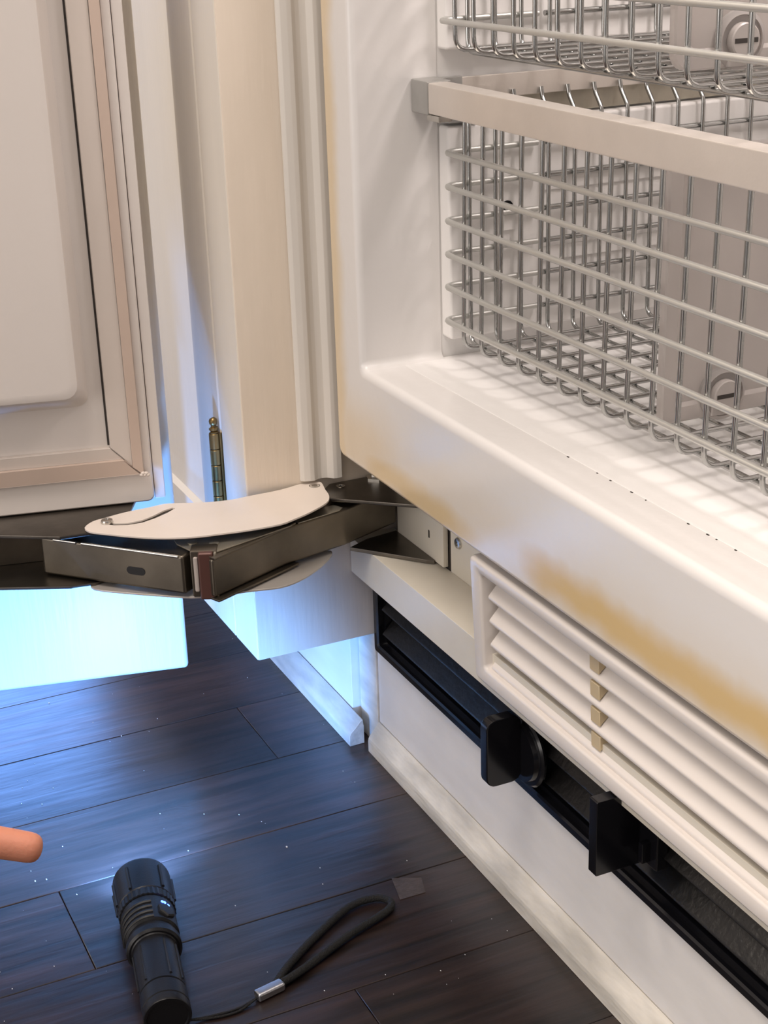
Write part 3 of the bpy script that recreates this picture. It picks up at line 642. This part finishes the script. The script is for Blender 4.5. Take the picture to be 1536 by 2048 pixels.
# basket dividers
def divider(root, zb, zt, xk, yk, zk, ri):
    x0, x1 = 0.2925, 0.2975
    y0, y1 = 0.0415, 0.34
    bm = bmesh.new()
    def dr_(a, x, r): return [bm.verts.new((x, p[0], p[1])) for p in rrect(y0 + a, zb + a, y1 - a, zt - a, r, 5)]
    Rr = [dr_(0, x0, ri), dr_(0, x1 - .001, ri), dr_(.001, x1, ri - .001), dr_(.0085, x1, ri * .5), dr_(.0105, x1 - .0022, ri * .45)]
    for A, B in zip(Rr, Rr[1:]):
        for k in range(len(A)): bm.faces.new((A[k], A[(k + 1) % len(A)], B[(k + 1) % len(A)], B[k]))
    bm.faces.new(Rr[0]); bm.faces.new(Rr[-1])
    finish('panel', bm, 'clear', root, smooth=30)
    lathe('knob_collar', [(0, 0), (.0150, 0), (.0150, .0025), (.0125, .0040), (.0125, .0025), (0, .0025)], (x1 - .0022, yk, zk), (1, 0, 0), 'clear', root, 32)
    kb = lathe('knob', [(0, 0), (.0088, 0), (.0088, .0040), (.0081, .0047), (0, .0047)], (x1 + .0004, yk, zk), (1, 0, 0), 'knob', root, 32)
    box('knob_slot', (x1 + .0049, yk - .0072, zk - .0012), (x1 + .0054, yk + .0072, zk + .0012), 'dark', kb, b=.0002)
    box('clip', (x1 - .0018, yk - .0085, zb + .0003), (x1 + .0026, yk + .0065, zk - .0060), 'knob', root, b=.0012)
d1 = tag(empty('basket_divider', (0.295, 0.19, 0.347)), 'clouded plastic divider with round knob standing in the lower wire basket', 'divider', 'basket dividers')
divider(d1, 0.3425, 0.4900, 0, 0.0815, 0.3545, .004)
d2 = tag(empty('basket_divider', (0.295, 0.19, 0.531)), 'clouded plastic divider with round knob standing in the upper wire basket', 'divider', 'basket dividers')
divider(d2, 0.5290, 0.66, 0, 0.0815, 0.5425, .010)

# ================================================================== FLASHLIGHT
ta = Vector((-0.983, 0.1838, 0.0295)).normalized()
tb = Vector((0.2428, -0.2500, 0.0143))
tl = 0.1345
fl = tag(empty('flashlight', (0.18, -0.237, 0)), 'black metal flashlight lying on the dark floor shining at the cabinet', 'flashlight')
def tlathe(name, prof, m, parent=fl, seg=48): return lathe(name, prof, tb, ta, m, parent, seg)
tlathe('tail_cap', [(0, .0012), (.0120, .0012), (.0124, .0), (.0138, .0), (.0142, .0008), (.0142, .0062), (.0136, .0066), (.0136, .0072), (.0142, .0076), (.0142, .0190), (.0134, .0194), (0, .0194)], 'torch')
body = tlathe('body', [(0, .0194), (.0132, .0194), (.0132, .0204), (.0140, .0208), (.0140, .0605), (.0146, .0612), (0, .0612)], 'torch')
side = ta.cross(Vector((0, 0, 1))).normalized(); up = side.cross(ta).normalized()
def tp(h, ang, r): return tb + ta * h + (up * math.cos(ang) + side * math.sin(ang)) * r
for a in [math.radians(x) for x in (-80, -40, 25, 62, 100, 150, 200, 240)]:
    tube('flat_groove', [tp(.024, a, .01395), tp(.056, a, .01395)], .0009, 'torchd', body, 6)
tlathe('collar', [(0, .0612), (.0158, .0612), (.0172, .0625), (.0172, .0672), (.0162, .0682), (0, .0682)], 'torch')
neck = tlathe('neck', [(0, .0680), (.0156, .0680), (.0158, .0690), (.0158, .0725), (.0172, .0735), (.0172, .0960), (.0160, .0972), (0, .0972)], 'torch')
for i in range(4):
    h = .0745 + i * .0050
    tube('cooling_fin', [tp(h, math.radians(x), .0174) for x in range(-100, 20, 12)], .0011, 'torchd', neck, 6)
sw = lathe('switch', [(0, 0), (.0062, 0), (.0062, .0022), (.0052, .0030), (0, .0030)], tp(.0815, math.radians(38), .0158), (up * math.cos(math.radians(38)) + side * math.sin(math.radians(38))), 'torchd', fl, 6)
for dh, da in ((.0902, 33), (.0902, 39), (.0892, 48)):
    lathe('indicator_light', [(0, 0), (.0010, 0), (.0010, .0006), (0, .0008)], tp(dh, math.radians(da), .0170), (up * math.cos(math.radians(da)) + side * math.sin(math.radians(da))), 'blue', fl, 10)
# knurled ring
bm = bmesh.new(); prev = None
for h, r in ((.0968, .0170), (.0972, .0180), (.1035, .0182), (.1040, .0176)):
    ring = [bm.verts.new(tp(h, 2 * math.pi * k / 72, r + (.0003 if k % 2 else -.0003))) for k in range(72)]
    if prev:
        for k in range(72): bm.faces.new((prev[k], prev[(k + 1) % 72], ring[(k + 1) % 72], ring[k]))
    prev = ring
finish('knurl_ring', bm, 'torch', fl, smooth=20)
head = tlathe('head', [(0, .1035), (.0176, .1035), (.0184, .1045), (.0188, .1200), (.0190, .1325), (.0186, .1345), (.0174, .1345), (.0172, .1335), (.0150, .1260), (.0060, .1180), (0, .1180)], 'torch')
for a in [math.radians(x) for x in (-75, -28, 40, 85, 140, 200, 260)]:
    tube('head_groove', [tp(.1065, a, .0185), tp(.1285, a, .0190)], .0012, 'torchd', head, 6)
lathe('led', [(0, 0), (.0040, 0), (.0040, .0006), (0, .0006)], tb + ta * .1182, ta, 'led', fl, 16)
lp = tb + ta * .1375
for nm, watt, cone, blend in (('torch_spill', 6.2, 120, .26), ('torch_hotspot', 2.2, 92, .35)):
    ll = bpy.data.lights.new(nm, 'SPOT'); ll.energy = watt; ll.color = (0.12, 0.37, 1.0)
    ll.spot_size = math.radians(cone); ll.spot_blend = blend; ll.shadow_soft_size = 0.013
    lo = bpy.data.objects.new(nm, ll); COL.objects.link(lo); lo.parent = fl
    lo.location = lp - fl.location
    lo.rotation_euler = (ta + Vector((0, -.10 if cone > 100 else 0, .07 if cone > 100 else -.12))).to_track_quat('-Z', 'Y').to_euler()
# wrist strap
st = tube('wrist_strap', spline([(0.2318, -0.1775, .0034), (0.2235, -0.1560, .0030), (0.2060, -0.1180, .0030), (0.1975, -0.0930, .0030), (0.1925, -0.0830, .0034), (0.1855, -0.0810, .0032), (0.1785, -0.0885, .0030), (0.1800, -0.1080, .0030), (0.1990, -0.1400, .0030), (0.2170, -0.1645, .0032), (0.2310, -0.1795, .0036)], 6), .0025, 'cord', fl, 10)
st['label'] = 'black braided wrist strap loop'
box('strap_clip', (-.0095, -.0036, 0.0004), (.0095, .0036, .0062), 'clipsteel', st, b=.0016, seg=3, xf=lambda v: Vector((0.2338, -0.1838, 0)) + Matrix.Rotation(math.radians(101), 3, 'Z') @ v)
for dz, off in ((.0022, 0), (.0012, .0022)):
    tube('strap_cord', spline([(0.2395, -0.2372, .006), (0.2365, -0.2320, .0012 + dz * .3), (0.2375 + off, -0.2190, .0010), (0.2382 + off, -0.2060, .0010), (0.2360, -0.1930, .0024)], 6), .0008, 'cord', st, 6)

# ================================================================== HAND (only the fingertip reaches into the picture)
def hand():
    a = Vector((0.42, 0.885, -0.20)).normalized()
    tip = Vector((0.3262, -0.3230, 0.2030))
    s = a.cross(Vector((0, 0, 1))).normalized()          # to the side of the palm
    u = s.cross(a).normalized()
    bm = bmesh.new(); lay = bm.verts.layers.skin.verify()
    def V(p, r):
        v = bm.verts.new(p); v[lay].radius = (r, r); return v
    base = tip - a * .141
    wrist = V(base - a * .010 + s * .022, .021); wrist[lay].use_root = True
    fore = V(base - a * .12 + s * .030 + u * .02, .027); bm.edges.new((wrist, fore))
    palm = V(base + a * .030 + s * .022, .022); bm.edges.new((wrist, palm))
    kn = V(base + a * .060 + s * .024, .019); bm.edges.new((palm, kn))
    fingers = [(0.000, .0092, .078, 0.05), (.020, .0092, .060, 1.0), (.039, .0088, .054, 1.05), (.056, .0076, .044, 1.1)]
    for off, r, L, curl in fingers:
        p = base + a * (.064 - off * .12) + s * off; pv = V(p, r * 1.08); bm.edges.new((kn, pv))
        ang = 0
        for seg in (.45, .30, .25):
            ang += curl * (.15 if curl < .5 else 1.05)
            d = a * math.cos(ang) - u * math.sin(ang)
            p = p + d * (L * seg); r *= .94
            nv_ = V(p, r); bm.edges.new((pv, nv_)); pv = nv_
    t0 = V(base + a * .018 - s * .006 - u * .010, .0120); bm.edges.new((palm, t0))
    t1 = V(base + a * .045 - s * .020 - u * .024, .0098); bm.edges.new((t0, t1))
    t2 = V(base + a * .062 - s * .018 - u * .036, .0085); bm.edges.new((t1, t2))
    me = bpy.data.meshes.new('hand'); bm.to_mesh(me); bm.free()
    o = bpy.data.objects.new('hand', me); COL.objects.link(o)
    o.modifiers.new('skin', 'SKIN').use_smooth_shade = True
    ss = o.modifiers.new('sub', 'SUBSURF'); ss.levels = 2; ss.render_levels = 2
    dg = bpy.context.evaluated_depsgraph_get(); m2 = bpy.data.meshes.new_from_object(o.evaluated_get(dg))
    bpy.data.objects.remove(o)
    bm = bmesh.new(); bm.from_mesh(m2); bpy.data.meshes.remove(m2)
    h = finish('hand', bm, 'skin', None, loc=base, smooth=80)
    tag(h, 'reaching hand, only its reddish fingertip entering at the left edge', 'hand')
    # nail on the index finger
    return h
hand()
